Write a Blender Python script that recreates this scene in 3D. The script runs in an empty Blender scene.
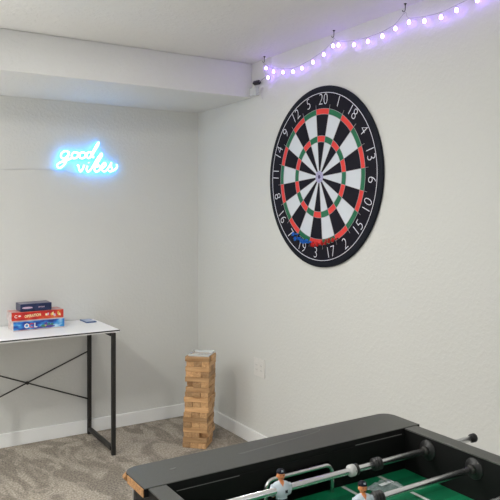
import bpy, bmesh, math, random
from mathutils import Vector, Matrix, Euler
random.seed(4)
PI = math.pi
scn = bpy.context.scene
col = scn.collection
V = Vector

# ------------------------------------------------------------------ materials
def new_mat(name):
    m = bpy.data.materials.new(name); m.use_nodes = True
    nt = m.node_tree
    return m, nt, nt.nodes['Principled BSDF']

def pmat(name, color, rough=0.5, metal=0.0, spec=0.5, noise=0.0, nscale=40, bump=0.0, bscale=200, trans=0.0, alpha=1.0, coat=0.0, ior=1.45):
    m, nt, b = new_mat(name)
    c = (*color, 1)
    b.inputs['Base Color'].default_value = c
    b.inputs['Roughness'].default_value = rough
    b.inputs['Metallic'].default_value = metal
    b.inputs['Specular IOR Level'].default_value = spec
    b.inputs['Transmission Weight'].default_value = trans
    b.inputs['Alpha'].default_value = alpha
    b.inputs['Coat Weight'].default_value = coat
    b.inputs['IOR'].default_value = ior
    tc = nt.nodes.new('ShaderNodeTexCoord')
    if noise:
        n = nt.nodes.new('ShaderNodeTexNoise'); n.inputs['Scale'].default_value = nscale; n.inputs['Detail'].default_value = 5
        nt.links.new(tc.outputs['Object'], n.inputs['Vector'])
        r = nt.nodes.new('ShaderNodeValToRGB')
        r.color_ramp.elements[0].position = 0.3; r.color_ramp.elements[1].position = 0.7
        r.color_ramp.elements[0].color = (*[x*(1-noise) for x in color], 1)
        r.color_ramp.elements[1].color = (*[min(1, x*(1+noise)) for x in color], 1)
        nt.links.new(n.outputs['Fac'], r.inputs['Fac']); nt.links.new(r.outputs['Color'], b.inputs['Base Color'])
    if bump:
        n = nt.nodes.new('ShaderNodeTexNoise'); n.inputs['Scale'].default_value = bscale; n.inputs['Detail'].default_value = 4
        nt.links.new(tc.outputs['Object'], n.inputs['Vector'])
        bp = nt.nodes.new('ShaderNodeBump'); bp.inputs['Strength'].default_value = bump; bp.inputs['Distance'].default_value = 0.01
        nt.links.new(n.outputs['Fac'], bp.inputs['Height']); nt.links.new(bp.outputs['Normal'], b.inputs['Normal'])
    return m

def emat(name, color, strength):
    m, nt, b = new_mat(name)
    b.inputs['Base Color'].default_value = (*color, 1)
    b.inputs['Emission Color'].default_value = (*color, 1)
    b.inputs['Emission Strength'].default_value = strength
    return m

def wall_mat(name, color, bump=0.16, scale=55):
    m, nt, b = new_mat(name)
    b.inputs['Roughness'].default_value = 0.6
    b.inputs['Specular IOR Level'].default_value = 0.3
    tc = nt.nodes.new('ShaderNodeTexCoord')
    n = nt.nodes.new('ShaderNodeTexNoise'); n.inputs['Scale'].default_value = scale; n.inputs['Detail'].default_value = 3; n.inputs['Roughness'].default_value = 0.5
    nt.links.new(tc.outputs['Object'], n.inputs['Vector'])
    r = nt.nodes.new('ShaderNodeValToRGB'); r.color_ramp.elements[0].position = 0.46; r.color_ramp.elements[1].position = 0.6
    nt.links.new(n.outputs['Fac'], r.inputs['Fac'])
    bp = nt.nodes.new('ShaderNodeBump'); bp.inputs['Strength'].default_value = bump; bp.inputs['Distance'].default_value = 0.004
    nt.links.new(r.outputs['Color'], bp.inputs['Height']); nt.links.new(bp.outputs['Normal'], b.inputs['Normal'])
    n2 = nt.nodes.new('ShaderNodeTexNoise'); n2.inputs['Scale'].default_value = 1.2; n2.inputs['Detail'].default_value = 3
    nt.links.new(tc.outputs['Object'], n2.inputs['Vector'])
    r2 = nt.nodes.new('ShaderNodeValToRGB'); r2.color_ramp.elements[0].position = 0.3; r2.color_ramp.elements[1].position = 0.7
    r2.color_ramp.elements[0].color = (*[c*0.975 for c in color], 1); r2.color_ramp.elements[1].color = (*color, 1)
    nt.links.new(n2.outputs['Fac'], r2.inputs['Fac']); nt.links.new(r2.outputs['Color'], b.inputs['Base Color'])
    return m

def carpet_mat():
    m, nt, b = new_mat('carpet')
    b.inputs['Roughness'].default_value = 1.0; b.inputs['Specular IOR Level'].default_value = 0.05
    tc = nt.nodes.new('ShaderNodeTexCoord')
    # pile brushed in broad wandering patches
    n1 = nt.nodes.new('ShaderNodeTexNoise'); n1.inputs['Scale'].default_value = 3.6; n1.inputs['Detail'].default_value = 3; n1.inputs['Distortion'].default_value = 1.6
    mp = nt.nodes.new('ShaderNodeMapping'); mp.inputs['Scale'].default_value = (1.7, 0.9, 1); mp.inputs['Rotation'].default_value = (0, 0, 0.5)
    nt.links.new(tc.outputs['Object'], mp.inputs['Vector']); nt.links.new(mp.outputs['Vector'], n1.inputs['Vector'])
    r1 = nt.nodes.new('ShaderNodeValToRGB'); r1.color_ramp.elements[0].position = 0.44; r1.color_ramp.elements[1].position = 0.58
    r1.color_ramp.elements[0].color = (CARP[0]*.76, CARP[1]*.76, CARP[2]*.76, 1); r1.color_ramp.elements[1].color = (CARP[0]*1.16, CARP[1]*1.16, CARP[2]*1.16, 1)
    nt.links.new(n1.outputs['Fac'], r1.inputs['Fac'])
    n2 = nt.nodes.new('ShaderNodeTexNoise'); n2.inputs['Scale'].default_value = 95; n2.inputs['Detail'].default_value = 4; n2.inputs['Roughness'].default_value = .7
    nt.links.new(tc.outputs['Object'], n2.inputs['Vector'])
    r2 = nt.nodes.new('ShaderNodeValToRGB'); r2.color_ramp.elements[0].position = 0.32; r2.color_ramp.elements[1].position = 0.68
    r2.color_ramp.elements[0].color = (.42, .42, .42, 1); r2.color_ramp.elements[1].color = (1.5, 1.5, 1.5, 1)
    nt.links.new(n2.outputs['Fac'], r2.inputs['Fac'])
    mx = nt.nodes.new('ShaderNodeMix'); mx.data_type = 'RGBA'; mx.blend_type = 'MULTIPLY'; mx.inputs['Factor'].default_value = 1
    nt.links.new(r1.outputs['Color'], mx.inputs['A']); nt.links.new(r2.outputs['Color'], mx.inputs['B'])
    nt.links.new(mx.outputs['Result'], b.inputs['Base Color'])
    bp = nt.nodes.new('ShaderNodeBump'); bp.inputs['Strength'].default_value = 0.5; bp.inputs['Distance'].default_value = 0.006
    nt.links.new(n2.outputs['Fac'], bp.inputs['Height']); nt.links.new(bp.outputs['Normal'], b.inputs['Normal'])
    return m

def wood_mat(name, c1, c2):
    m, nt, b = new_mat(name)
    b.inputs['Roughness'].default_value = 0.55
    tc = nt.nodes.new('ShaderNodeTexCoord'); oi = nt.nodes.new('ShaderNodeObjectInfo')
    mp = nt.nodes.new('ShaderNodeMapping'); mp.inputs['Scale'].default_value = (6, 70, 70)
    va = nt.nodes.new('ShaderNodeVectorMath'); va.operation = 'ADD'
    sc = nt.nodes.new('ShaderNodeVectorMath'); sc.operation = 'SCALE'; sc.inputs['Scale'].default_value = 31.7
    cb = nt.nodes.new('ShaderNodeCombineXYZ')
    for k in range(3): nt.links.new(oi.outputs['Random'], cb.inputs[k])
    nt.links.new(cb.outputs[0], sc.inputs[0])
    nt.links.new(tc.outputs['Object'], va.inputs[0]); nt.links.new(sc.outputs[0], va.inputs[1])
    nt.links.new(va.outputs[0], mp.inputs['Vector'])
    n = nt.nodes.new('ShaderNodeTexNoise'); n.inputs['Scale'].default_value = 1; n.inputs['Detail'].default_value = 4; n.inputs['Distortion'].default_value = .6
    nt.links.new(mp.outputs['Vector'], n.inputs['Vector'])
    r = nt.nodes.new('ShaderNodeValToRGB'); r.color_ramp.elements[0].position = .3; r.color_ramp.elements[1].position = .7
    r.color_ramp.elements[0].color = (*c1, 1); r.color_ramp.elements[1].color = (*c2, 1)
    nt.links.new(n.outputs['Fac'], r.inputs['Fac'])
    hs = nt.nodes.new('ShaderNodeHueSaturation')
    mr = nt.nodes.new('ShaderNodeMapRange'); mr.inputs['To Min'].default_value = .60; mr.inputs['To Max'].default_value = 1.12
    nt.links.new(oi.outputs['Random'], mr.inputs['Value']); nt.links.new(mr.outputs[0], hs.inputs['Value'])
    nt.links.new(r.outputs['Color'], hs.inputs['Color']); nt.links.new(hs.outputs['Color'], b.inputs['Base Color'])
    bp = nt.nodes.new('ShaderNodeBump'); bp.inputs['Strength'].default_value = .15; bp.inputs['Distance'].default_value = .002
    nt.links.new(n.outputs['Fac'], bp.inputs['Height']); nt.links.new(bp.outputs['Normal'], b.inputs['Normal'])
    return m

def stripes_mat(name, ca, cb_, period):
    m, nt, b = new_mat(name)
    b.inputs['Roughness'].default_value = 0.35
    tc = nt.nodes.new('ShaderNodeTexCoord'); sp = nt.nodes.new('ShaderNodeSeparateXYZ')
    nt.links.new(tc.outputs['Object'], sp.inputs[0])
    mu = nt.nodes.new('ShaderNodeMath'); mu.operation = 'MULTIPLY'; mu.inputs[1].default_value = 1/period
    nt.links.new(sp.outputs['Y'], mu.inputs[0])
    fr = nt.nodes.new('ShaderNodeMath'); fr.operation = 'FRACT'; nt.links.new(mu.outputs[0], fr.inputs[0])
    gt = nt.nodes.new('ShaderNodeMath'); gt.operation = 'GREATER_THAN'; gt.inputs[1].default_value = .5; nt.links.new(fr.outputs[0], gt.inputs[0])
    mx = nt.nodes.new('ShaderNodeMix'); mx.data_type = 'RGBA'
    mx.inputs['A'].default_value = (*ca, 1); mx.inputs['B'].default_value = (*cb_, 1)
    nt.links.new(gt.outputs[0], mx.inputs['Factor']); nt.links.new(mx.outputs['Result'], b.inputs['Base Color'])
    return m

def art_mat(name, stops, scale=(14, 14, 30), rough=.35, detail=2):
    """printed artwork: blotchy bands of several inks"""
    m, nt, b = new_mat(name); b.inputs['Roughness'].default_value = rough
    tc = nt.nodes.new('ShaderNodeTexCoord'); mp = nt.nodes.new('ShaderNodeMapping'); mp.inputs['Scale'].default_value = scale
    n = nt.nodes.new('ShaderNodeTexNoise'); n.inputs['Scale'].default_value = 1; n.inputs['Detail'].default_value = detail
    r = nt.nodes.new('ShaderNodeValToRGB')
    while len(r.color_ramp.elements) < len(stops): r.color_ramp.elements.new(.5)
    for e, (p, c) in zip(r.color_ramp.elements, stops): e.position = p; e.color = (*c, 1)
    nt.links.new(tc.outputs['Object'], mp.inputs['Vector']); nt.links.new(mp.outputs['Vector'], n.inputs['Vector'])
    nt.links.new(n.outputs['Fac'], r.inputs['Fac']); nt.links.new(r.outputs['Color'], b.inputs['Base Color'])
    return m

def clear_mat(name, tint, gloss, alpha):
    m, nt, b = new_mat(name)
    b.inputs['Base Color'].default_value = (*tint, 1)
    b.inputs['Roughness'].default_value = gloss
    b.inputs['Alpha'].default_value = alpha
    b.inputs['Specular IOR Level'].default_value = 1.0
    return m

CARP = (0.37, 0.328, 0.277)
M = {}
M['wall'] = wall_mat('wall_paint', (.695, .70, .672))
M['ceil'] = wall_mat('ceiling_paint', (.745, .75, .73), .28, 38)
M['base'] = pmat('baseboard_paint', (.87, .88, .87), .35)
M['carpet'] = carpet_mat()
M['wood'] = wood_mat('pine', (.50, .27, .115), (.74, .46, .23))
M['blackmetal'] = pmat('black_powder_coat', (.018, .017, .016), .45)
M['white_lam'] = pmat('white_laminate', (.92, .92, .92), .35)
M['dark_edge'] = pmat('dark_edge_band', (.035, .033, .03), .5)
M['laminate'] = pmat('charcoal_laminate', (.073, .075, .067), .38, spec=.5, noise=.12, nscale=300, bump=.05, bscale=900)
M['black'] = pmat('black_laminate', (.007, .007, .007), .55, spec=.22)
M['chip'] = pmat('bare_chipboard', (.42, .22, .09), .8, noise=.35, nscale=260)
M['chrome'] = pmat('chrome', (.90, .90, .92), .26, metal=1)
M['rubber'] = pmat('black_rubber', (.020, .020, .020), .42)
M['highlight_grey'] = pmat('highlight_grey', (.14, .14, .135), .5)
M['streak'] = pmat('pale_streak', (.27, .27, .26), .4)
M['whiteplastic'] = pmat('white_plastic', (.62, .62, .61), .4)
M['field'] = stripes_mat('green_field', (.006, .175, .075), (.008, .25, .105), .10)
M['fieldline'] = pmat('field_line', (.75, .80, .76), .4)
M['jersey'] = pmat('white_jersey', (.62, .70, .78), .45)
M['navy'] = pmat('navy_plastic', (.006, .008, .018), .5, spec=.25)
M['skin'] = pmat('player_skin', (.72, .27, .10), .45)
M['hair'] = pmat('player_hair', (.03, .015, .008), .6)
M['board_black'] = pmat('board_black', (.009, .008, .015), .7, spec=.2)
M['board_rim'] = pmat('board_rim', (.009, .011, .018), .65, spec=.2)
M['board_white'] = pmat('board_white', (.66, .70, .76), .55)
M['board_red'] = pmat('board_red', (.78, .045, .035), .5)
M['board_green'] = pmat('board_green', (.006, .15, .065), .5)
M['wire'] = pmat('board_wire', (.42, .40, .42), .5)
M['number'] = pmat('board_numbers', (.80, .81, .90), .5)
M['bull'] = pmat('bull_lilac', (.40, .38, .58), .5, noise=.35, nscale=120)
M['bulldark'] = pmat('bull_dark', (.05, .03, .12), .5)
M['dart_blue'] = pmat('dart_blue', (.015, .20, .75), .4)
M['dart_red'] = pmat('dart_red', (.75, .03, .03), .4)
M['dart_black'] = pmat('dart_black', (.015, .012, .02), .4)
M['neon'] = emat('neon_light', (.42, .80, 1.0), 3.2)
M['neon_jacket'] = emat('neon_light_jacket', (.005, .37, 1.0), 7)
M['bulb'] = emat('violet_bulb_light', (.36, .19, 1.0), 17)
M['cable_white'] = pmat('white_cable', (.62, .62, .62), .5)
M['cable_clear'] = clear_mat('clear_cable', (.66, .63, .72), .3, .45)
M['hook'] = pmat('dark_bronze', (.03, .03, .03), .4, metal=.6)
M['clear'] = clear_mat('clear_acrylic', (.86, .90, .90), .12, .40)
M['film'] = clear_mat('clear_film', (.78, .88, .92), .06, .28)
M['film_print'] = pmat('film_print', (.90, .93, .95), .3)
M['box_blue'] = art_mat('blue_box_print', [(.36, (.012, .03, .20)), (.46, (.015, .10, .45)), (.56, (.04, .30, .65)), (.70, (.50, .72, .85))])
M['box_blue_top'] = art_mat('blue_box_lid', [(.3, (.25, .35, .55)), (.7, (.65, .70, .78))])
M['box_red'] = art_mat('red_box_print', [(.30, (.35, .012, .015)), (.50, (.58, .025, .02)), (.62, (.66, .08, .02)), (.78, (.75, .25, .06))])
M['box_red_top'] = art_mat('red_box_lid', [(.3, (.35, .10, .10)), (.5, (.60, .25, .22)), (.7, (.62, .50, .48))])
M['box_navy'] = pmat('navy_box_print', (.018, .028, .085), .35, noise=.3, nscale=40)
M['box_navy_top'] = art_mat('navy_box_lid', [(.3, (.06, .06, .12)), (.7, (.22, .20, .26))])
M['box_side'] = art_mat('box_side_print', [(.3, (.45, .30, .30)), (.7, (.68, .62, .60))])
M['print_white'] = pmat('print_white', (.85, .85, .82), .4)
M['print_cream'] = pmat('print_cream', (.88, .78, .42), .4)
M['print_pink'] = pmat('print_pink', (.62, .45, .58), .4)
M['print_red'] = pmat('print_red', (.65, .03, .05), .4)
M['print_green'] = pmat('print_green', (.05, .22, .14), .4)
M['print_purple'] = pmat('print_purple', (.10, .06, .28), .4)
M['print_yellow'] = pmat('print_yellow', (.72, .52, .12), .4)
M['card_blue'] = pmat('card_blue', (.03, .09, .26), .35)
M['outlet'] = pmat('outlet_plastic', (.74, .73, .70), .35)
M['slot'] = pmat('slot_shadow', (.30, .30, .29), .7)
M['silver'] = pmat('silver_trim', (.5, .5, .52), .3, metal=1)

# ------------------------------------------------------------------ mesh helpers
def BM(): return bmesh.new()

def box(bm, x0, x1, y0, y1, z0, z1, bevel=0, mi=0, seg=2, mtx=None):
    r = bmesh.ops.create_cube(bm, size=1)
    vs = r['verts']
    for v in vs:
        v.co = V(((x0+x1)/2 + v.co.x*(x1-x0), (y0+y1)/2 + v.co.y*(y1-y0), (z0+z1)/2 + v.co.z*(z1-z0)))
    faces = set(f for v in vs for f in v.link_faces)
    for f in faces: f.material_index = mi
    if bevel:
        es = list(set(e for v in vs for e in v.link_edges))
        rr = bmesh.ops.bevel(bm, geom=es, offset=bevel, segments=seg, affect='EDGES', profile=.5)
        faces = set(rr['faces']) | set(f for f in faces if f.is_valid)
        for f in faces: f.material_index = mi
        vs = list(set(v for f in faces for v in f.verts))
    if mtx is not None: bmesh.ops.transform(bm, matrix=mtx, verts=vs)
    return vs

def frame(p, q):
    d = (q-p).normalized()
    a = V((0, 0, 1)) if abs(d.z) < .9 else V((1, 0, 0))
    s = d.cross(a).normalized(); t = s.cross(d).normalized()
    return d, s, t

def tube(bm, pts, r, n=10, mi=0, closed=False, caps=True):
    pts = [V(p) for p in pts]; N = len(pts); rings = []
    rs = r if isinstance(r, (list, tuple)) else [r]*N
    s0 = None
    for i, p in enumerate(pts):
        a = pts[(i-1) % N] if (closed or i > 0) else p
        b = pts[(i+1) % N] if (closed or i < N-1) else p
        d = (b-a).normalized()
        if s0 is None: _, s, t = frame(V((0, 0, 0)), d)
        else:
            s = (s0 - d*s0.dot(d)).normalized(); t = s.cross(d).normalized()
        s0 = s
        t = s.cross(d).normalized()
        rings.append([bm.verts.new(p + (s*math.cos(2*PI*k/n) + t*math.sin(2*PI*k/n))*rs[i]) for k in range(n)])
    rng = range(N) if closed else range(N-1)
    for i in rng:
        A, B = rings[i], rings[(i+1) % N]
        for k in range(n):
            f = bm.faces.new((A[k], A[(k+1) % n], B[(k+1) % n], B[k])); f.material_index = mi; f.smooth = True
    if caps and not closed:
        f = bm.faces.new(list(reversed(rings[0]))); f.material_index = mi
        f = bm.faces.new(rings[-1]); f.material_index = mi
    return rings

def lathe(bm, base, axis, prof, n=24, mi=0):
    """prof: (radius, distance along the axis); closes with caps"""
    base = V(base); d = V(axis).normalized(); _, s, t = frame(V((0, 0, 0)), d)
    rings = []
    for (r, h) in prof:
        rings.append([bm.verts.new(base + d*h + (s*math.cos(2*PI*k/n)+t*math.sin(2*PI*k/n))*max(r, 1e-5)) for k in range(n)])
    for A, B in zip(rings, rings[1:]):
        for k in range(n):
            f = bm.faces.new((A[k], A[(k+1) % n], B[(k+1) % n], B[k])); f.material_index = mi; f.smooth = True
    bm.faces.new(list(reversed(rings[0]))).material_index = mi
    bm.faces.new(rings[-1]).material_index = mi

def prism(bm, poly, z0, z1, mi=0, bevel=0):
    lo = [bm.verts.new((x, y, z0)) for x, y in poly]; hi = [bm.verts.new((x, y, z1)) for x, y in poly]
    n = len(poly); fs = []
    fs.append(bm.faces.new(list(reversed(lo)))); top = bm.faces.new(hi); fs.append(top)
    for k in range(n): fs.append(bm.faces.new((lo[k], lo[(k+1) % n], hi[(k+1) % n], hi[k])))
    for f in fs: f.material_index = mi
    if bevel:
        rr = bmesh.ops.bevel(bm, geom=list(top.edges), offset=bevel, segments=2, affect='EDGES', profile=.5)
        for f in rr['faces']: f.material_index = mi

def ellipsoid(bm, c, r, mi=0, seg=20, rot=None):
    m = Matrix.Translation(V(c))
    if rot: m = m @ Euler(rot).to_matrix().to_4x4()
    m = m @ Matrix.Diagonal((*r, 1))
    rr = bmesh.ops.create_uvsphere(bm, u_segments=seg, v_segments=seg//2+2, radius=1, matrix=m)
    for v in rr['verts']:
        for f in v.link_faces: f.material_index = mi; f.smooth = True

def catmull(pts, k=6, closed=False):
    P = [V(p) for p in pts]; n = len(P); out = []
    rng = range(n) if closed else range(n-1)
    for i in rng:
        if closed: a, b, c, d = P[(i-1) % n], P[i], P[(i+1) % n], P[(i+2) % n]
        else: a, b, c, d = P[max(i-1, 0)], P[i], P[i+1], P[min(i+2, n-1)]
        for j in range(k):
            t = j/k
            out.append(.5*((2*b) + (c-a)*t + (2*a-5*b+4*c-d)*t*t + (3*b-a-3*c+d)*t**3))
    if not closed: out.append(P[-1])
    return out

def text_bm(bm, s, size, mtx, mi=0, depth=.0004, offset=0.0, sx=1.0):
    """lettering in the XY plane, centred, then placed by mtx"""
    cu = bpy.data.curves.new('lettering', 'FONT'); cu.body = s; cu.size = size
    cu.align_x = 'CENTER'; cu.align_y = 'CENTER'; cu.extrude = depth; cu.offset = offset; cu.resolution_u = 3
    o = bpy.data.objects.new('lettering', cu); col.objects.link(o)
    dg = bpy.context.evaluated_depsgraph_get()
    me = bpy.data.meshes.new_from_object(o.evaluated_get(dg))
    me.transform(mtx @ Matrix.Diagonal((sx, 1, 1, 1)))
    n0 = len(bm.faces); bm.from_mesh(me); bm.faces.ensure_lookup_table()
    for f in bm.faces[n0:]: f.material_index = mi
    bpy.data.objects.remove(o); bpy.data.curves.remove(cu); bpy.data.meshes.remove(me)

def obj(name, bm, mats, parent=None, label=None, recalc=True):
    """links bm (world coordinates) as one mesh object; under a parent the mesh is stored relative to it"""
    if recalc: bmesh.ops.recalc_face_normals(bm, faces=bm.faces[:])
    me = bpy.data.meshes.new(name)
    if parent is not None:
        w = V((0, 0, 0)); p = parent
        mats_inv = world_of(parent).inverted()
        bmesh.ops.transform(bm, matrix=mats_inv, verts=bm.verts[:])
    bm.to_mesh(me); bm.free()
    for m in (mats if isinstance(mats, (list, tuple)) else [mats]): me.materials.append(M[m])
    o = bpy.data.objects.new(name, me); col.objects.link(o)
    if parent is not None: o.parent = parent
    if label: o['label'] = label
    return o

def world_of(o):
    m = Matrix.LocRotScale(o.location, o.rotation_euler, o.scale)
    return world_of(o.parent) @ m if o.parent else m

def recenter(o):
    """origin of a top-level mesh to the middle of its base"""
    me = o.data; xs = [v.co for v in me.vertices]
    c = V(((min(v.x for v in xs)+max(v.x for v in xs))/2, (min(v.y for v in xs)+max(v.y for v in xs))/2, min(v.z for v in xs)))
    me.transform(Matrix.Translation(-c)); o.location = c

def tag(o, label, cat, group=None):
    o['label'] = label; o['category'] = cat
    if group: o['group'] = group
    return o

def thing(name, loc, label, cat, group=None, rz=0):
    o = bpy.data.objects.new(name, None); col.objects.link(o); o.empty_display_size = .05
    o.location = loc; o.rotation_euler = (0, 0, rz)
    return tag(o, label, cat, group)

def struct(name, bm, mats):
    o = obj(name, bm, mats); o['kind'] = 'structure'; return o

def children(o): return [c for c in col.objects if c.parent == o]

def copy_tree(o, parent=None):
    c = o.copy(); col.objects.link(c)
    if parent is not None: c.parent = parent
    for ch in children(o): copy_tree(ch, c)
    return c

# ------------------------------------------------------------------ room
CZ = 2.412; SZ = 2.196; SY = -.745
b = BM(); box(b, -5.6, 0.0, -7.6, 0.0, -.08, 0); struct('floor', b, 'carpet')
b = BM(); box(b, -5.6, .12, 0, .12, -.08, CZ+.1); struct('wall_back', b, 'wall')
b = BM(); box(b, 0, .12, -7.6, 0, -.08, CZ+.1); struct('wall_right', b, 'wall')
b = BM(); box(b, -5.6, 0, -7.6, 0, CZ, CZ+.1); struct('ceiling', b, 'ceil')
b = BM(); box(b, -5.6, 0, SY, 0, SZ, CZ, bevel=.004); struct('trim_1', b, 'ceil')['label'] = 'boxed white soffit along the back wall'
b = BM(); box(b, -5.6, -.001, -.014, 0, 0, .088, bevel=.004); struct('baseboard_back', b, 'base')
b = BM(); box(b, -.014, 0, -7.6, -.001, 0, .088, bevel=.004); struct('baseboard_right', b, 'base')

# ------------------------------------------------------------------ desk
DT = .757
desk = thing('desk', (-1.225, -.25, 0), 'narrow white-topped desk on a black metal frame with crossed back braces', 'desk')
b = BM(); box(b, -1.66, -.79, -.495, -.012, DT-.016, DT, bevel=.0015, mi=0)
o = obj('desktop', b, ['white_lam'], desk, 'white laminate desktop')
b = BM()
box(b, -1.6615, -.7885, -.4965, -.4948, DT-.0095, DT-.002); box(b, -.7902, -.7885, -.4948, -.012, DT-.0095, DT-.002)
obj('edge_band', b, 'dark_edge', desk, 'thin dark edge band around the desktop')
LG = .024
for x in (-.825, -1.625):
    for y in (-.486, -.032):
        b = BM(); box(b, x-LG/2, x+LG/2, y-LG/2, y+LG/2, .0, DT-.018, bevel=.002); obj('leg', b, 'blackmetal', desk)
    b = BM(); box(b, x-LG/2, x+LG/2, -.463, -.044, .022, .045, bevel=.002); obj('foot_rail', b, 'blackmetal', desk)
    b = BM(); box(b, x-LG/2, x+LG/2, -.463, -.044, DT-.042, DT-.018, bevel=.002); obj('top_rail', b, 'blackmetal', desk)
    s = 1 if x < -1 else -1
    b = BM()
    prism(b, [(x+s*.012, -.463), (x+s*.045, -.463), (x+s*.012, -.487)], DT-.024, DT-.0175); box(b, x+s*.012, x+s*.040, -.487, -.463, DT-.026, DT-.0175)
    obj('bracket', b, 'blackmetal', desk)
for za, zb, y in ((.547, .235, -.030), (.235, .547, -.037)):
    b = BM(); tube(b, [(-.835, y, za), (-1.615, y, zb)], .0042, 10); obj('cross_brace', b, 'blackmetal', desk)
b = BM(); lathe(b, (-1.225, -.045, .391), (0, 1, 0), [(.008, 0), (.010, .002), (.010, .018), (.008, .02)], 12); obj('brace_bolt', b, 'blackmetal', desk)

# ------------------------------------------------------------------ boxes on the desk
def game_box(cx, cy, z, w, d, h, rz, label, face, top, side, deco):
    t = thing('board_game_box', (cx, cy, z), label, 'box', rz=rz)
    W = world_of(t)
    b = BM(); box(b, -w/2+.002, w/2-.002, -d/2+.002, d/2-.002, .0005, h*.9, bevel=.0015, mtx=W); obj('box_base', b, side, t)
    b = BM(); vs = box(b, -w/2, w/2, -d/2, d/2, h*.12, h, bevel=.002)
    for f in b.faces:
        n = f.normal; f.normal_update()
        if f.normal.z > .7: f.material_index = 1
        elif f.normal.x < -.7: f.material_index = 2
        else: f.material_index = 0
    bmesh.ops.transform(b, matrix=W, verts=b.verts[:])
    obj('lid', b, [face, top, side], t)
    deco(t, W, w, d, h)
    return t

def facemtx(W, d, x, z, rot=0): # front side of a box: lettering reads along +x
    return W @ Matrix.Translation((x, -d/2-.0003, z)) @ Matrix.Rotation(PI/2, 4, 'X') @ Matrix.Rotation(rot, 4, 'Z')

def blob(b, W, d, x, z, rx, rz_, n=14, mi=0, lay=0.0006, jag=0.0):
    vs = []
    for k in range(n):
        a = 2*PI*k/n; j = 1 + (random.uniform(-jag, jag) if jag else 0)
        vs.append(b.verts.new(W @ V((x+rx*j*math.cos(a), -d/2-lay, z+rz_*j*math.sin(a)))))
    f = b.faces.new(vs); f.material_index = mi
    g = bmesh.ops.extrude_face_region(b, geom=[f])
    mv = [v for v in g['geom'] if isinstance(v, bmesh.types.BMVert)]
    bmesh.ops.translate(b, vec=W.to_3x3() @ V((0, lay*.9, 0)), verts=mv)

def deco_blue(t, W, w, d, h):
    b = BM()
    for k, (s, mi) in enumerate((('O', 1), ('C', 2), ('L', 0))):
        x = -w*.245+k*.026
        text_bm(b, s, h*.66, facemtx(W, d+.001, x, h*.50), mi, offset=.0012)
    obj('lettering', b, ['print_white', 'print_white', 'print_red'], t, 'white and red capital letters O C L')
    b = BM()
    for x, z, rx, rz_, mi in ((.045, .020, .040, .012, 0), (.02, .014, .035, .007, 1), (.065, .016, .040, .007, 1), (.040, .034, .014, .010, 1), (.058, .028, .010, .013, 0), (.038, .022, .007, .006, 2), (.075, .026, .012, .010, 0)):
        blob(b, W, d, x, z, rx*.8, rz_*.9, 13, mi, .0006+.0002*random.random(), .25)
    obj('picture', b, ['print_green', 'print_purple', 'print_yellow'], t, 'printed picture of dark green and purple shapes')

def deco_red(t, W, w, d, h):
    b = BM()
    text_bm(b, 'OPERATION', h*.40, facemtx(W, d, -w*.10, h*.55, .06), 0, offset=.0006, sx=.78)
    text_bm(b, 'C', h*.42, facemtx(W, d, -w*.42, h*.55), 1, offset=.0006)
    blob(b, W, d, -w*.35, h*.60, .008, .005, 10, 1)
    obj('lettering', b, ['print_cream', 'print_white'], t, 'slanted cream lettering')
    b = BM()
    for k in range(9):
        blob(b, W, d, w*(.16+.033*k), h*(.55+.08*math.sin(k*2.1)), .006, h*.17, 9, k % 4, .0006+.0001*k, .3)
    obj('picture', b, ['print_cream', 'print_pink', 'print_red', 'print_yellow'], t, 'row of small printed figures')

def deco_navy(t, W, w, d, h):
    b = BM()
    blob(b, W, d, -w*.28, h*.50, w*.17, h*.13, 16, 0)
    text_bm(b, 'BATTLESHIP', h*.24, facemtx(W, d, w*.17, h*.50), 0, offset=.0002, sx=.62)
    obj('lettering', b, ['print_pink'], t, 'pale pink lozenge and small lettering')

game_box(-1.205, -.180, DT, .306, .13, .056, .025, 'flat blue board-game box at the bottom of the stack on the desk', 'box_blue', 'box_blue_top', 'box_side', deco_blue)
game_box(-1.212, -.178, DT+.0565, .310, .13, .056, .015, 'flat red board-game box with cream lettering, middle of the stack', 'box_red', 'box_red_top', 'box_side', deco_red)
game_box(-1.222, -.182, DT+.113, .186, .115, .046, .02, 'small navy game box lying on top of the stack', 'box_navy', 'box_navy_top', 'box_navy', deco_navy)

t = thing('card_pack', (-.856, -.100, DT), 'thin blue-and-white card pack lying near the right end of the desk', 'card pack', rz=.02)
W = world_of(t)
b = BM(); box(b, -.034, .034, -.066, .066, 0, .007, bevel=.002, mtx=W); obj('case', b, 'card_blue', t)
b = BM(); box(b, -.029, .029, -.060, .050, .0071, .0082, bevel=.0004, mtx=W); obj('cover', b, 'box_blue_top', t, 'pale blue printed cover')

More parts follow.
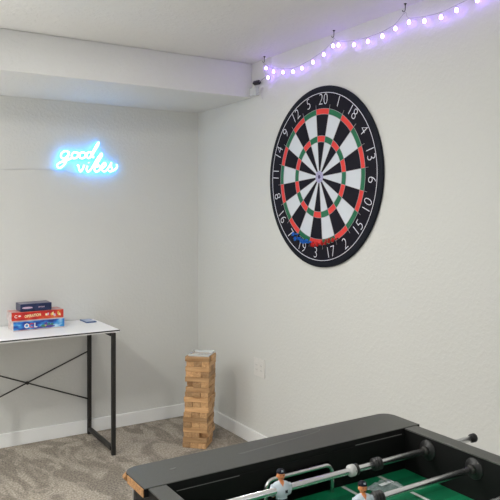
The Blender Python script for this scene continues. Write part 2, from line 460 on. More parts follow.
# ------------------------------------------------------------------ wooden block tower
ORD = ['top', 'second', 'third', 'fourth', 'fifth', 'sixth', 'seventh', 'eighth', 'ninth', 'tenth', 'eleventh', 'twelfth', 'thirteenth', 'fourteenth', 'fifteenth', 'sixteenth', 'seventeenth', 'bottom']
BL, BWd, BH = .156, .0515, .0312
NL = 18
b = BM(); box(b, -BL/2, BL/2, -BWd/2+.0006, BWd/2-.0006, 0, BH, bevel=.0032)
block0 = obj('wooden_block', b, 'wood')
ua = math.radians(-44)
U = V((math.cos(ua), math.sin(ua), 0)); Wv = V((-U.y, U.x, 0))
RT = V((.849, -.528, 0))
tc0 = V((-.301, -.588, 0)); first = True
for L in range(NL):
    k = NL-1-L                       # level above the floor
    z = k*(BH+.0003)
    longrow = (L % 2 == 0)
    c = tc0 + RT*(.022*k/NL - .002) + U*random.uniform(-.0025, .0025) + Wv*random.uniform(-.0015, .0015)
    if L >= 16: c -= RT*.004
    for j in (-1, 0, 1):
        push = random.uniform(-.0055, .0055); tw = random.uniform(-.012, .012)
        if longrow: p = c + Wv*(j*BWd) + U*push; rz = ua + tw*.5
        else: p = c + U*(j*BWd) + Wv*(push + (.030 if (L, j) in ((5, -1), (15, 1)) else .012 if (L, j) == (1, -1) else 0)); rz = ua + PI/2 + tw*.3
        o = block0 if first else copy_tree(block0); first = False
        o.location = (p.x, p.y, z); o.rotation_euler = (0, 0, rz)
        if longrow: where = {-1: 'front broadside', 0: 'middle', 1: 'rear'}[j]; face = 'lying broadside'
        else: where = {-1: 'left', 0: 'middle', 1: 'right'}[j]; face = 'showing its end'
        lay = 'top layer' if L == 0 else ('bottom layer' if L == NL-1 else ORD[L] + ' layer from the top')
        tag(o, ('%s pine block in the %s of the wooden tower' % (where, lay)) if longrow else ('%s end-on pine block in the %s of the wooden tower' % (where, lay)), 'wooden block', 'pine blocks of the stacking tower')
ztop = NL*(BH+.0003)
t = thing('clear_tray', (tc0.x+RT.x*.02, tc0.y+RT.y*.02, ztop+.0002), 'shallow clear plastic tray lying on top of the wooden block tower', 'tray', rz=ua)
W = world_of(t)
b = BM(); box(b, -.066, .066, -.066, .066, 0, .002, mtx=W)
for q in ((-.066, .066, -.066, -.064), (-.066, .066, .064, .066), (-.066, -.064, -.064, .064), (.064, .066, -.064, .064)): box(b, *q, .002, .013, mtx=W)
obj('tray_body', b, 'clear', t)
b = BM(); 
for q in ((-.070, .070, -.070, -.0665), (-.070, .070, .0665, .070), (-.070, -.0665, -.0665, .0665), (.0665, .070, -.0665, .0665)): box(b, *q, .0115, .0140, mtx=W)
obj('rim', b, 'clear', t)

# ------------------------------------------------------------------ wall plate on the right wall
t = thing('wall_outlet', (0, -.84, .440), 'off-white double wall plate on the right wall beyond the foosball table', 'wall outlet')
b = BM(); box(b, -.007, 0, -.900, -.780, .440, .553, bevel=.002); obj('cover_plate', b, 'outlet', t)
for yc in (-.867, -.813):
    b = BM(); box(b, -.009, -.006, yc-.0165, yc+.0165, .464, .529, bevel=.0008); s = obj('socket', b, 'outlet', t)
    for zc in (.482, .511):
        for dy in (-.006, .006):
            b = BM(); box(b, -.0095, -.0088, yc+dy-.001, yc+dy+.001, zc-.004, zc+.004); obj('slot', b, 'slot', s)

# ------------------------------------------------------------------ dartboard
DC = V((0, -1.461, 1.657)); DR = .491; TH = .014; ROT = math.radians(4.7)
dart = thing('dartboard', (0, DC.y, DC.z-DR), 'huge round black, red and green dartboard hung on the right wall', 'dartboard')
def dpt(r, a, h):  # a measured clockwise from the top as seen from the room; viewed from -x, right is -y
    return V((-h, DC.y - r*math.sin(a), DC.z + r*math.cos(a)))
b = BM(); lathe(b, (0, DC.y, DC.z), (-1, 0, 0), [(DR-.004, .0005), (DR, .003), (DR, TH-.003), (DR-.003, TH), (DR-.02, TH+.0008)], 128)
obj('backing_disc', b, 'board_rim', dart)
b = BM()
rads = [.030, .386, .454, .690, .752]
def ringface(r0, r1, a0, a1, h, mi, n=4):
    for k in range(n):
        p, q = a0+(a1-a0)*k/n, a0+(a1-a0)*(k+1)/n
        f = b.faces.new([b.verts.new(dpt(r0, p, h)), b.verts.new(dpt(r1, p, h)), b.verts.new(dpt(r1, q, h)), b.verts.new(dpt(r0, q, h))]); f.material_index = mi
H1 = TH+.0016
for s in range(20):
    a0 = ROT + math.radians(18*s-9); a1 = a0+math.radians(18)
    dark = (s % 2 == 0)
    for i, mi in ((0, 0 if dark else 1), (1, 2 if dark else 3), (2, 0 if dark else 1), (3, 2 if dark else 3)):
        ringface(DR*rads[i], DR*rads[i+1], a0, a1, H1, mi)
    ringface(DR*.752, DR*.935, a0, a1, H1, 0)
# rim of the printed face, closing it onto the disc
for k in range(120):
    p, q = 2*PI*k/120, 2*PI*(k+1)/120
    f = b.faces.new([b.verts.new(dpt(DR*.935, p, H1)), b.verts.new(dpt(DR*.945, p, TH-.001)), b.verts.new(dpt(DR*.945, q, TH-.001)), b.verts.new(dpt(DR*.935, q, H1))]); f.material_index = 0
obj('printed_face', b, ['board_black', 'board_white', 'board_red', 'board_green'], dart, recalc=False)
b = BM()
for r in (.386, .454, .690, .752):
    tube(b, [dpt(DR*r, 2*PI*k/96, H1+.0006) for k in range(96)], .0012, 5, closed=True)
for s in range(20):
    a = ROT + math.radians(18*s-9)
    tube(b, [dpt(DR*.06, a, H1+.0006), dpt(DR*.80, a, H1+.0006)], .0011, 5)
obj('wire_spider', b, 'wire', dart)
b = BM(); tube(b, [dpt(DR*.925, 2*PI*k/128, H1) for k in range(128)], .0019, 6, closed=True); obj('number_ring', b, 'number', dart, 'thin pale circle round the numbers')
b = BM(); lathe(b, (-H1, DC.y, DC.z), (-1, 0, 0), [(DR*.068, -.001), (DR*.068, .001), (DR*.062, .0016)], 32, 0); lathe(b, (-H1, DC.y, DC.z), (-1, 0, 0), [(DR*.022, .001), (DR*.022, .0022)], 20, 1)
obj('bullseye', b, ['bull', 'bulldark'], dart, 'mottled lilac bullseye')
NUM = [20, 1, 18, 4, 13, 6, 10, 15, 2, 17, 3, 19, 7, 16, 8, 11, 14, 9, 12, 5]
for s, n in enumerate(NUM):
    a = ROT + math.radians(18*s)
    c = dpt(DR*.848, a, H1+.0003)
    up = (dpt(1, a, 0)-dpt(0, a, 0)).normalized()
    if 6 <= s <= 14: up = -up
    nrm = V((-1, 0, 0)); right = up.cross(nrm)
    mt = Matrix.Translation(c) @ Matrix((right, up, nrm)).transposed().to_4x4()
    b = BM(); text_bm(b, str(n), .088, mt, 0, depth=.0004, offset=-.0020, sx=.92); obj('number', b, 'number', dart)

# darts: soft-tipped, stuck in a row along the lower rim
def make_dart(color):
    """points along +x into the board, tip at origin"""
    t = bpy.data.objects.new('dart', None); col.objects.link(t)
    b = BM(); lathe(b, (0, 0, 0), (-1, 0, 0), [(.0065, 0), (.0065, .003), (.002, .006), (.0015, .010)], 12); obj('tip', b, 'dart_black', t)
    b = BM(); lathe(b, (-.008, 0, 0), (-1, 0, 0), [(.003, 0), (.0055, .004), (.0055, .020), (.0030, .024)], 12); obj('barrel', b, 'dart_' + color, t)
    b = BM(); lathe(b, (-.030, 0, 0), (-1, 0, 0), [(.0022, 0), (.0020, .012)], 10); obj('shaft', b, 'dart_black', t)
    b = BM()
    for k in range(4):
        a = k*PI/2+PI/4; u = V((0, math.cos(a), math.sin(a))); w = V((0, -math.sin(a), math.cos(a)))*.0005
        prof = [(-.036, .001), (-.041, .013), (-.054, .014), (-.058, .008), (-.056, .001)]
        A = [b.verts.new(V((x, 0, 0)) + u*r + w) for x, r in prof]; B = [b.verts.new(V((x, 0, 0)) + u*r - w) for x, r in prof]
        b.faces.new(A); b.faces.new(list(reversed(B)))
        for i in range(len(A)): b.faces.new((A[i], B[i], B[(i+1) % 5], A[(i+1) % 5]))
    obj('flight', b, 'dart_' + color, t)
    return t
protos = {'blue': make_dart('blue'), 'red': make_dart('red')}; usedp = set()
LR = ['leftmost', 'second from left', 'third from left', 'fourth from left', 'fifth from left', 'sixth from left', 'rightmost']
RR = ['leftmost', 'second from left', 'third from left', 'fourth from left', 'fifth from left', 'sixth from left', 'rightmost']
spots = [('blue', a) for a in (210, 205.5, 201, 196.8, 192.6, 188.6)] + [('red', a) for a in (183.5, 178.8, 174, 169.2, 164.5, 159.5, 154.5)]
cnt = {'blue': 0, 'red': 0}
for c, a in spots:
    o = protos[c] if c not in usedp else copy_tree(protos[c]); usedp.add(c)
    p = dpt(DR*(.745+random.uniform(-.012, .012)), math.radians(a), H1+.0012)
    o.location = p; o.rotation_euler = (random.uniform(0, 1.5), random.uniform(-.20, .25), random.uniform(-.25, .25)); o.scale = (.85,)*3
    i = cnt[c]; cnt[c] += 1
    nm = 6 if c == 'blue' else 7
    word = LR[i] if i < nm-1 else 'rightmost'
    tag(o, '%s of the %s darts stuck along the lower rim of the dartboard' % (word, c), 'dart', c + ' darts on the dartboard')

# ------------------------------------------------------------------ neon sign (traced in its own plane, x across, z up)
sign = thing('neon_sign', (-.83, -.03, 1.66), 'glowing blue neon script reading good vibes on the back wall', 'neon sign')
def npt(u, v, y=-.026):
    x = -1.083 + .508*(u/500); z = 1.932 + .030*(u/500) - (.289+.018*(u/500))*(v/300)
    return V((x, y, z))
strokes = [
 ('good', [(122, 82), (98, 74), (74, 88), (70, 114), (88, 124), (110, 108), (122, 82), (112, 118), (92, 162), (62, 186), (44, 172), (60, 152), (104, 136), (136, 122)]),
 ('good', [(172, 84), (150, 84), (138, 104), (150, 122), (172, 116), (180, 96), (172, 84), (192, 90)]),
 ('good', [(222, 84), (200, 84), (188, 104), (200, 122), (222, 116), (230, 96), (222, 84)]),
 ('good', [(270, 84), (248, 82), (236, 102), (246, 120), (262, 112), (284, 66), (306, 28), (316, 16), (312, 34), (288, 76), (272, 108), (286, 116)]),
 ('vibes', [(174, 174), (182, 170), (188, 200), (198, 210), (212, 190), (220, 166)]),
 ('vibes', [(242, 172), (236, 196), (244, 211), (258, 204), (272, 186)]),
 ('vibes', [(249, 149), (251, 154)]),
 ('vibes', [(272, 186), (302, 134), (332, 92), (338, 104), (312, 150), (290, 192), (296, 210), (316, 206), (328, 186), (318, 170), (304, 182)]),
 ('vibes', [(328, 190), (352, 182), (366, 164), (356, 152), (340, 168), (338, 196), (354, 210), (376, 196), (398, 162), (404, 152), (402, 174), (410, 196), (398, 210), (384, 204)]),
 ('vibes', [(402, 206), (424, 200), (442, 182), (440, 162)]),
]
for word in ('good', 'vibes'):
    b = BM(); c = BM()
    for w, pts in strokes:
        if w != word: continue
        P = catmull([npt(*p) for p in pts], 5)
        Q = catmull([npt(*p, y=-.0300) for p in pts], 5)
        tube(b, P, .0088, 8); tube(c, Q, .0072, 8)
    s = obj('script_tube', b, 'neon_jacket', sign, 'blue tube shaped into the word ' + word)
    obj('tube_core', c, 'neon', s)
b = BM()
for u, v in ((88, 124), (205, 122), (262, 112), (204, 212), (300, 209), (352, 209)):
    p = npt(u, v, 0); lathe(b, p, (0, -1, 0), [(.005, 0), (.005, .021)], 10)
obj('standoff', b, 'cable_clear', sign)
b = BM(); tube(b, catmull([(-1.66, -.004, 1.728), (-1.5, -.004, 1.733), (-1.383, -.004, 1.735), (-1.22, -.004, 1.742), (-1.10, -.005, 1.742), (-1.04, -.008, 1.741), (-.985, -.010, 1.742), (-.945, -.012, 1.728), (-.905, -.020, 1.722)], 6), .0019, 8); obj('power_cable', b, 'cable_white', sign, 'thin white cable running left along the wall')

# ------------------------------------------------------------------ string lights
SX = -.030
bul = [(-.955, 2.343), (-1.037, 2.307), (-1.136, 2.285), (-1.236, 2.270), (-1.322, 2.273), (-1.423, 2.287), (-1.517, 2.309), (-1.596, 2.338), (-1.640, 2.333), (-1.762, 2.308), (-1.865, 2.301), (-1.966, 2.304), (-2.053, 2.319), (-2.139, 2.327), (-2.232, 2.309), (-2.327, 2.302), (-2.411, 2.310), (-2.518, 2.322), (-2.600, 2.334), (-2.69, 2.315), (-2.78, 2.303), (-2.87, 2.309)]
stl = thing('string_lights', (SX, -1.7, 2.26), 'string of violet glowing bulbs looped on hooks along the right wall', 'string lights')
pts = [V((SX-.012, -.950, 2.374))]
for y, z in bul: pts.append(V((SX-.004, y, z+.019)))
hooks_y = (-.955, -1.618, -2.128, -2.64)
allp = []
for p in pts: allp.append(p)
allp += [V((SX-.012, hy, 2.372)) for hy in hooks_y[1:]]
allp.sort(key=lambda p: -p.y)
b = BM(); tube(b, catmull(allp, 4), .0013, 6)
tube(b, catmull([(SX-.012, -.950, 2.374), (SX-.01, -.948, 2.34), (SX, -.955, 2.30), (SX, -.965, 2.295), (SX, -.93, 2.285), (SX, -.90, 2.277), (SX, -.872, 2.272)], 5), .0017, 6)
obj('cable', b, 'cable_clear', stl)
def bulb_at(y, z):
    b = BM(); lathe(b, (SX, y, z+.017), (0, 0, -1), [(.004, 0), (.0045, .006), (.003, .008)], 10); s = obj('socket', b, 'cable_white', stl)
    b = BM(); lathe(b, (SX, y, z+.010), (0, 0, -1), [(.0035, 0), (.0066, .005), (.0085, .011), (.0076, .0165), (.0040, .0205), (.0005, .0215)], 14); obj('bulb', b, 'bulb', stl)
for y, z in bul: bulb_at(y, z)
bulb_at(-.977, 2.281)
# controller, clip and loose loop at the soffit corner
b = BM(); box(b, -.026, .026, -.012, .012, -.011, .011, bevel=.004, mtx=Matrix.Translation((-.028, -.848, 2.272)) @ Euler((.5, 0, PI/2+.2)).to_matrix().to_4x4()); obj('controller', b, 'dart_black', stl, 'small dark controller plug')
b = BM()
tube(b, catmull([(-.028, -.825, 2.262), (-.024, -.800, 2.245), (-.016, -.775, 2.225), (-.012, -.760, 2.205), (-.012, -.790, 2.196), (-.012, -.835, 2.200), (-.012, -.860, 2.215), (-.012, -.885, 2.24), (-.010, -.872, 2.200), (-.010, -.882, 2.17)], 6), .0022, 8)
obj('power_cable', b, 'cable_white', stl)
b = BM(); box(b, -.030, -.002, -.835, -.762, 2.198, 2.252, bevel=.004); obj('adhesive_clip', b, 'clear', stl, 'clear plastic clip')
HL = ['leftmost, above the corner', 'middle, above the dartboard', 'right, above the far edge of the dartboard', 'last']
for i, hy in enumerate(hooks_y[:3]):
    t = thing('ceiling_hook', (SX-.012, hy, CZ), 'small dark screw hook in the ceiling, ' + HL[i], 'hook', 'screw hooks holding the string lights')
    b = BM(); lathe(b, (SX-.012, hy, CZ), (0, 0, -1), [(.007, 0), (.007, .002), (.003, .003), (.0028, .008)], 12); obj('base', b, 'hook', t)
    b = BM(); tube(b, [(SX-.012, hy, CZ-.006), (SX-.012, hy, CZ-.016)] + [(SX-.012, hy + .009 - .009*math.cos(q), CZ-.017-.010*math.sin(q) - .008*(1 if q > 0 else 0)) for q in [PI*k/8 for k in range(9)]], .0019, 8); obj('hook_wire', b, 'hook', t)

# ------------------------------------------------------------------ foosball table
XL, XR = -1.617, -.897           # inner faces of the two sides
YG = -2.975                      # far goal wall
YN = YG-1.19                     # near goal wall
TZ = .86; FZ = .748; RZ = .825
YC = (YG+YN)/2; XC = (XL+XR)/2
foos = thing('foosball_table', (XC, YC, 0), 'black foosball table with green field and chrome rods', 'foosball table')
for nm, x0, x1 in (('side_panel', XL-.042, XL), ('side_panel', XR, XR+.046)):
    b = BM(); box(b, x0, x1, YN, YG+.06, .56, TZ-.004, mi=1); box(b, x0, x1, YN, YG, TZ-.004, TZ, bevel=.0012, mi=0)
    obj(nm, b, ['laminate', 'black'], foos)
def end_panel(y0, y1, ya, yb):
    b = BM(); g0, g1 = XC-.095, XC+.095
    box(b, XL-.030, g0, y0, y1, .56, TZ-.018); box(b, g1, XR+.030, y0, y1, .56, TZ-.018)
    box(b, g0, g1, y0, y1, .56, FZ-.002); box(b, g0, g1, y0, y1, FZ+.074, TZ-.018)
    box(b, g0, g1, ya, yb, FZ-.002, FZ+.074)
    obj('end_panel', b, 'black', foos)
end_panel(YG, YG+.115, YG+.100, YG+.115); end_panel(YN-.115, YN, YN-.115, YN-.100)
def rounded(x0, x1, y0, y1, r, corners):
    out = []
    for (cx_, cy_, a0, key) in ((x1-r, y1-r, 0, 'ne'), (x0+r, y1-r, PI/2, 'nw'), (x0+r, y0+r, PI, 'sw'), (x1-r, y0+r, 1.5*PI, 'se')):
        if key in corners: out += [(cx_+r*math.cos(a0+PI/2*k/6), cy_+r*math.sin(a0+PI/2*k/6)) for k in range(7)]
        else: out.append((x1 if 'e' in key else x0, y1 if 'n' in key else y0))
    return out
b = BM(); prism(b, rounded(-1.668, -.838, YG+.001, -2.842, .032, ('ne', 'nw')), TZ-.018, TZ+.001, bevel=.0015)
[setattr(f, 'material_index', 1) for f in b.faces if abs(f.normal.z) < .3 or f.normal.z == 0 and f.calc_center_median().z < TZ-.004]
led = obj('end_ledge', b, ['laminate', 'black'], foos)
b = BM(); prism(b, rounded(-1.677, -.835, YN-.134, YN-.001, .032, ('se', 'sw')), TZ-.018, TZ+.001, bevel=.0015); obj('end_ledge', b, 'laminate', foos)
b = BM(); box(b, -1.6705, -1.6678, YG+.003, -2.880, TZ-.0185, TZ-.001, bevel=.0006)
cpts = [(-1.668+.032-.033*math.cos(q), -2.842-.032+.033*math.sin(q)) for q in [PI/2*k/6 for k in range(4)]]
for (ax, ay), (bx_, by_) in zip(cpts, cpts[1:]):
    tube(b, [(ax, ay, TZ-.0095), (bx_, by_, TZ-.0095)], .0075, 4)
obj('bare_edge', b, 'chip', led, 'bare orange-brown chipboard edge at the left end')
# grey strips painting a highlight on the goal wall; pale streaks on the ledge
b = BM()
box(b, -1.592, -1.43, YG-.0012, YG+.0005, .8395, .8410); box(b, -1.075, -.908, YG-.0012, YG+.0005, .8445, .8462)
obj('highlight_strip', b, 'highlight_grey', foos, 'thin painted highlight along the inner goal wall')
b = BM()
tube(b, catmull([(-1.39, -2.905, TZ+.0006), (-1.30, -2.895, TZ+.0006), (-1.2, -2.885, TZ+.0006), (-1.13, -2.875, TZ+.0006), (-1.105, -2.862, TZ+.0006), (-1.12, -2.850, TZ+.0010)], 5), .0010, 4)
tube(b, [(-1.575, -2.905, TZ+.0006), (-1.560, -2.903, TZ+.0006)], .0018, 5)
obj('streak_mark', b, 'streak', led, 'pale scuff on the ledge')
# field
b = BM(); box(b, XL, XR, YN, YG, FZ-.012, FZ, bevel=0); fld = obj('playing_field', b, 'field', foos, 'green striped playing field')
b = BM(); hz = (FZ+.0001, FZ+.0006)
for sy, y0 in ((-1, YG), (1, YN)):
    for hw, dp in ((.262, .30), (.136, .12)):
        for s in (-1, 1):
            xx = XC + s*hw; ya, yb = sorted((y0+sy*.003, y0+sy*dp)); box(b, xx-.005, xx+.005, ya, yb, *hz)
        yy = y0+sy*dp; box(b, XC-hw-.005, XC+hw+.005, yy-.005, yy+.005, *hz)
box(b, XL+.002, XR-.002, YC-.004, YC+.004, *hz)
n = 48
for k in range(n):
    p, q = 2*PI*k/n, 2*PI*(k+1)/n
    f = [b.verts.new((XC+r*math.cos(a), YC+r*math.sin(a), FZ+.0007)) for r, a in ((.095, p), (.105, p), (.105, q), (.095, q))]; b.faces.new(f)
obj('field_marking', b, 'fieldline', fld, 'white field lines')
# goal frames
for y0, s in ((YG-.012, -1), (YN+.012, 1)):
    gx0, gx1, gz = XC-.108, XC+.094, .818; r = .022
    P = [(gx0, y0, FZ-.004), (gx0, y0, gz-r)] + [(gx0+r-r*math.cos(a), y0, gz-r+r*math.sin(a)) for a in [PI/2*k/6 for k in range(1, 7)]] + [(gx1-r+r*math.sin(a), y0, gz-r+r*math.cos(a)) for a in [PI/2*k/6 for k in range(0, 6)]] + [(gx1, y0, gz-r), (gx1, y0, FZ-.004)]
    b = BM(); tube(b, P, .0055, 12); obj('goal_frame', b, 'chrome', foos, 'chrome wire goal hoop')

# legs, lower apron
for x in (XL-.012, XR+.012):
    for y in (YG+.06, YN-.06):
        b = BM(); box(b, x-.035, x+.035, y-.035, y+.035, .015, .56, bevel=.003); l = obj('leg', b, 'black', foos)
        b = BM(); lathe(b, (x, y, 0), (0, 0, 1), [(.022, 0), (.025, .006), (.012, .015)], 20); obj('foot', b, 'rubber', l)
b = BM(); box(b, XL-.047, XL-.043, YG+.072, YG+.080, .57, TZ-.019); obj('corner_trim', b, 'silver', foos)

# the moulded player: one continuous remeshed body, coloured by region
def player_mesh():
    b = BM()
    ellipsoid(b, (0, -.001, -.003), (.0180, .0140, .0175)); ellipsoid(b, (0, 0, .007), (.0190, .0115, .0095))      # chest, shoulders
    ellipsoid(b, (0, 0, -.022), (.0130, .0110, .014)); ellipsoid(b, (0, .0005, -.034), (.0130, .009, .010))    # waist, hips
    for s in (-1, 1):
        tube(b, [(s*.0060, 0, -.034), (s*.0055, 0, -.052), (s*.005, .000, -.068)], [.0072, .0062, .0052], 12)
        tube(b, [(s*.0165, 0, .008), (s*.0200, .002, -.002), (s*.0195, .006, -.012), (s*.0140, .011, -.016)], [.0064, .0058, .0046, .0042], 12)
    box(b, -.011, .011, -.010, .006, -.074, -.060, bevel=.002)                                                   # foot block
    tube(b, [(0, .0005, .012), (0, -.0005, .022)], [.0058, .0052], 12)                                           # neck
    ellipsoid(b, (0, -.001, .0275), (.0086, .0096, .0102))                                                         # head
    ellipsoid(b, (0, -.0106, .0262), (.0017, .0022, .0026))                                                      # nose
    for s in (-1, 1): ellipsoid(b, (s*.0088, 0, .0262), (.0013, .0022, .0030))                                   # ears
    me = bpy.data.meshes.new('tmp'); b.to_mesh(me); b.free()
    o = bpy.data.objects.new('tmp', me); col.objects.link(o)
    md = o.modifiers.new('r', 'REMESH'); md.mode = 'VOXEL'; md.voxel_size = .0011; md.use_smooth_shade = True
    sm = o.modifiers.new('s', 'SMOOTH'); sm.iterations = 2; sm.factor = .5
    dg = bpy.context.evaluated_depsgraph_get()
    res = bpy.data.meshes.new_from_object(o.evaluated_get(dg)); bpy.data.objects.remove(o); bpy.data.meshes.remove(me)
    b = BM(); b.from_mesh(res); bpy.data.meshes.remove(res)
    for f in b.faces:
        c = f.calc_center_median(); f.smooth = True
        if c.z < -.0195 and not c.y > .006: mi = 1
        elif c.z > .0175 or (c.z > .006 and c.y < -.004 and abs(c.x) < (c.z-.006)*.55): mi = 2
        elif c.y > .0060 and c.z < -.008: mi = 2
        else: mi = 0
        if c.z > .0255 and c.y > .001: mi = 3
        f.material_index = mi
    # eyes, mouth
    for s in (-1, 1): ellipsoid(b, (s*.0033, -.0098, .0282), (.0010, .0007, .0009), 3, 8)
    ellipsoid(b, (0, -.0098, .0218), (.0022, .0008, .0006), 3, 8)
    # cap: dome and brim
    N = 24; prof = [(.0099, .0322), (.0100, .0345), (.0090, .0375), (.0060, .0398), (.0001, .0408)]
    rings = [[b.verts.new((r*.92*math.cos(2*PI*k/N), -.001+r*1.05*math.sin(2*PI*k/N), z)) for k in range(N)] for r, z in prof]
    for A, B in zip(rings, rings[1:]):
        for k in range(N): f = b.faces.new((A[k], A[(k+1) % N], B[(k+1) % N], B[k])); f.material_index = 1; f.smooth = True
    f = b.faces.new(rings[0]); f.material_index = 1
    up = [b.verts.new((.0080*math.cos(q), -.007+.0058*math.sin(q), .0338-.0004*abs(math.sin(q)))) for q in [PI+PI*k/12 for k in range(13)]]
    lo = [b.verts.new(v.co - V((0, 0, .0011))) for v in up]
    b.faces.new(up).material_index = 1; b.faces.new(list(reversed(lo))).material_index = 1
    for k in range(13): b.faces.new((up[k], lo[k], lo[(k+1) % 13], up[(k+1) % 13])).material_index = 1
    # interlocked letters on cap and shirt
    rx = Matrix.Rotation(PI/2, 4, 'X')
    for s in ('N', 'Y'):
        text_bm(b, s, .0062, Matrix.Translation((0, -.0112, .0372)) @ Matrix.Rotation(-.25, 4, 'X') @ rx, 0, .0003)
        text_bm(b, s, .0085, Matrix.Translation((.0070, -.0140, -.004)) @ Matrix.Rotation(.35, 4, 'Z') @ rx, 1, .0005, offset=.0002)
    bmesh.ops.recalc_face_normals(b, faces=b.faces[:])
    me = bpy.data.meshes.new('player'); b.to_mesh(me); b.free()
    for m in ('jersey', 'navy', 'skin', 'hair'): me.materials.append(M[m])
    return me
PM = player_mesh()

def ribbed(bm, x, y, z, w, r, ribs=3):
    prof = [(r*.55, -w/2)]
    for k in range(ribs):
        a = -w/2 + w*k/ribs; q = w/ribs
        prof += [(r*.58, a+.001*q), (r*.58, a+.16*q), (r*.95, a+.26*q), (r, a+.36*q), (r, a+.56*q), (r*.95, a+.66*q), (r*.58, a+.80*q)]
    prof.append((r*.55, w/2))
    lathe(bm, (x, y, z), (1, 0, 0), prof, 24)

def make_rod(y, slide, players, extra, tilt=0, facing=0, handle=-1):
    """slide: shift along x; handle -1 = grip on the left side"""
    cx0 = XC+slide
    e0, e1 = (XL-.19, XR+.182) if handle < 0 else (XL-.172, XR+.19)
    e0 += slide; e1 += slide
    b = BM(); tube(b, [(e0, y, RZ), (e1, y, RZ)], .0080, 20); rod = obj('rod', b, 'chrome', foos, 'chrome rod')
    b = BM()
    if handle < 0: lathe(b, (e0-.09, y, RZ), (1, 0, 0), [(.010, 0), (.016, .004), (.0175, .02), (.0145, .06), (.0165, .10), (.013, .112), (.009, .115)], 24)
    else: lathe(b, (e1-.025, y, RZ), (1, 0, 0), [(.009, 0), (.013, .003), (.0165, .015), (.0145, .06), (.0175, .09), (.016, .110), (.010, .115)], 24)
    obj('handle', b, 'rubber', rod)
    b = BM()
    if handle < 0: lathe(b, (e1-.012, y, RZ), (1, 0, 0), [(.0085, 0), (.0120, .002), (.0125, .014), (.0105, .017)], 20)
    else: lathe(b, (e0-.002, y, RZ), (1, 0, 0), [(.0105, 0), (.0130, .004), (.0125, .020), (.0085, .022)], 20)
    obj('end_cap', b, 'rubber', rod)
    for px in players:
        p = bpy.data.objects.new('player', PM); col.objects.link(p); p.parent = rod
        p.location = world_of(rod).inverted() @ V((px, y, RZ+.002)); p.scale = (1.08,)*3; p.rotation_euler = (tilt, 0, facing)
        if facing <= 0: p['label'] = 'moulded ballplayer in white jersey and navy cap'
    for kind, x in extra:
        b = BM()
        if kind == 'collar':
            lathe(b, (x-.010, y, RZ), (1, 0, 0), [(.0095, 0), (.0128, .0012), (.0143, .0035), (.0143, .0145), (.0128, .0168), (.0095, .018)], 28)
            lathe(b, (x+.004, y-.0141, RZ+.002), (0, -1, 0), [(.0025, 0), (.0025, .0006)], 10, 1)
            obj('collar', b, ['whiteplastic', 'slot'], rod, 'white plastic collar with a screw hole')
        elif kind == 'ring':
            lathe(b, (x-.0025, y, RZ), (1, 0, 0), [(.0085, 0), (.0140, .001), (.0140, .004), (.0085, .005)], 24); obj('ring', b, 'rubber', rod, 'thin black rubber ring')
        else:
            ribbed(b, x, y, RZ, .025, .0158); obj('bumper', b, 'rubber', rod, 'ribbed black rubber bumper')
    for s, xw in ((1, XR), (-1, XL)):
        b = BM()
        lathe(b, (xw+s*.0005, y, RZ), (-s, 0, 0), [(.0265, 0), (.0265, .002), (.025, .0035), (.0165, .0038), (.015, .007), (.010, .008)], 32)
        obj('bearing', b, 'rubber', foos, 'round black rod bearing')
        b = BM()
        lathe(b, (xw-s*.008, y, RZ), (-s, 0, 0), [(.0120, 0), (.0120, .006), (.0088, .010)], 20); obj('bushing', b, 'dark_edge', foos)
    return rod
dy = .151
RODS = [
 (0, .0, [-1.370], [('collar', -1.160), ('ring', -1.1465), ('bumper', -1.079)], -1, -.12, -.25),
 (1, .02, [-1.258, -1.50], [('bumper', -1.215), ('bumper', -1.465)], -1, -.12, -.25),
 (2, -.01, [XC-.33, XC-.17, XC-.01], [('bumper', XC-.265)], 1, 0, PI),
 (3, .01, [XC-.24, XC-.12, XC, XC+.12, XC+.24], [], -1, 0, 0),
 (4, .0, [XC-.24, XC-.12, XC, XC+.12, XC+.24], [], 1, 0, PI),
 (5, .01, [XC-.19, XC, XC+.19], [], -1, 0, 0),
 (6, .0, [XC-.12, XC+.12], [], 1, 0, PI),
 (7, .0, [XC], [], 1, 0, PI),
]
for i, sl, pl, ex, hd, tl, fc in RODS:
    if i > 3: continue      # the nearer half lies behind the viewer's frame
    make_rod(-3.060 - i*dy, sl, pl, ex, tl, fc, hd)

# ------------------------------------------------------------------ crumpled clear bag on the field
bag = thing('plastic_bag', (-1.033, -3.035, FZ), 'crumpled clear plastic bag with pale print lying on the green field', 'plastic bag')
b = BM(); bmesh.ops.create_grid(b, x_segments=22, y_segments=16, size=.5)
rnd = random.Random(9); ph = [rnd.uniform(0, 6) for _ in range(8)]
for v in b.verts:
    x, y = v.co.x, v.co.y
    hgt = .0055 + .0025*math.sin(17*x+ph[0]+6*y) + .0022*math.sin(15*y+ph[1]-9*x) + .0015*math.sin(37*x+21*y+ph[2]) + rnd.uniform(-.0008, .0008)
    edge = min(1, (0.5-max(abs(x), abs(y)))*8+.15)
    v.co = V((x*.092*(1+.06*math.sin(9*y+ph[3])), y*.050*(1+.08*math.sin(8*x+ph[4])), max(.0012, hgt*edge)))
bmesh.ops.solidify(b, geom=b.faces[:], thickness=.0004)
bmesh.ops.transform(b, matrix=Matrix.Translation(bag.location) @ Matrix.Rotation(.05, 4, 'Z'), verts=b.verts[:])
obj('film', b, 'film', bag)
b = BM()
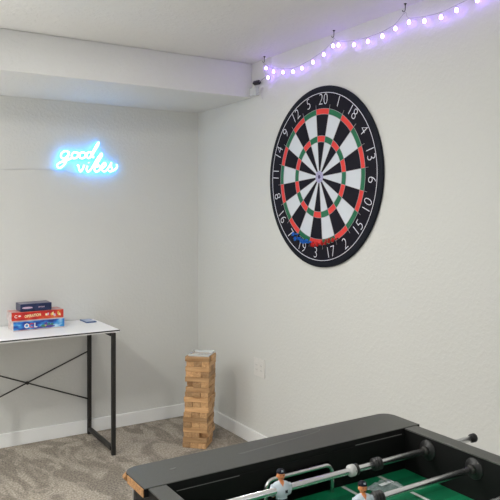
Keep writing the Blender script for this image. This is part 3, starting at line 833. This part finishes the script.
for x0, x1, y0, y1 in ((-.022, .002, -.016, -.004), (.006, .016, -.014, -.005), (.020, .024, -.016, -.006)):
    box(b, x0, x1, y0, y1, .0125, .0130, mtx=Matrix.Translation(bag.location) @ Matrix.Rotation(.05, 4, 'Z'))
obj('print', b, 'film_print', bag, 'small white printed shapes')

# ------------------------------------------------------------------ light
def area(name, loc, size, power, color=(1, 1, 1), rot=(0, 0, 0), shape='DISK', size_y=None):
    l = bpy.data.lights.new(name, 'AREA'); l.shape = shape; l.size = size; l.energy = power; l.color = color
    if size_y: l.size_y = size_y
    o = bpy.data.objects.new(name, l); col.objects.link(o); o.location = loc; o.rotation_euler = rot
    return o
def point(name, loc, power, rad, color):
    l = bpy.data.lights.new(name, 'POINT'); l.energy = power; l.shadow_soft_size = rad; l.color = color
    o = bpy.data.objects.new(name, l); col.objects.link(o); o.location = loc
WARM = (1, .985, .945)
area('recessed_light', (-2.70, -2.0, CZ-.004), .13, 28, WARM)
area('recessed_light', (-1.15, -1.70, CZ-.004), .13, 8, WARM)
area('recessed_light', (-2.9, -5.2, CZ-.004), .2, 20, WARM)
# unseen fill lights added to lift the soffit underside and ceiling
area('upward_fill', (-4.1, -.62, .8), .5, 150, (1, .99, .97), (PI, -.25, 0))
area('upward_fill', (-2.9, -3.2, 1.0), .5, 7, (1, .99, .97), (PI, 0, 0))
# broad unseen fill added behind the camera to brighten the room
area('rear_fill', (-3.2, -7.4, .9), 3.6, 38, (.97, .985, 1), (PI/2+.15, 0, 0), 'RECTANGLE', 1.6)
w = bpy.data.worlds.new('world'); scn.world = w; w.use_nodes = True
w.node_tree.nodes['Background'].inputs[0].default_value = (.97, .98, 1, 1)
w.node_tree.nodes['Background'].inputs[1].default_value = .48

# ------------------------------------------------------------------ camera
cam = bpy.data.cameras.new('camera'); co = bpy.data.objects.new('camera', cam); col.objects.link(co)
cam.sensor_width = 36; cam.lens = 657.1*36/500; cam.shift_y = -35/500; cam.clip_start = .02
co.location = (-2.221, -4.294, 1.45); co.rotation_euler = (PI/2, 0, -math.radians(31.875))
scn.camera = co
vs = scn.view_settings
vs.view_transform = 'Standard'; vs.look = 'None'; vs.gamma = 1; vs.use_curve_mapping = False; vs.exposure = 0.05
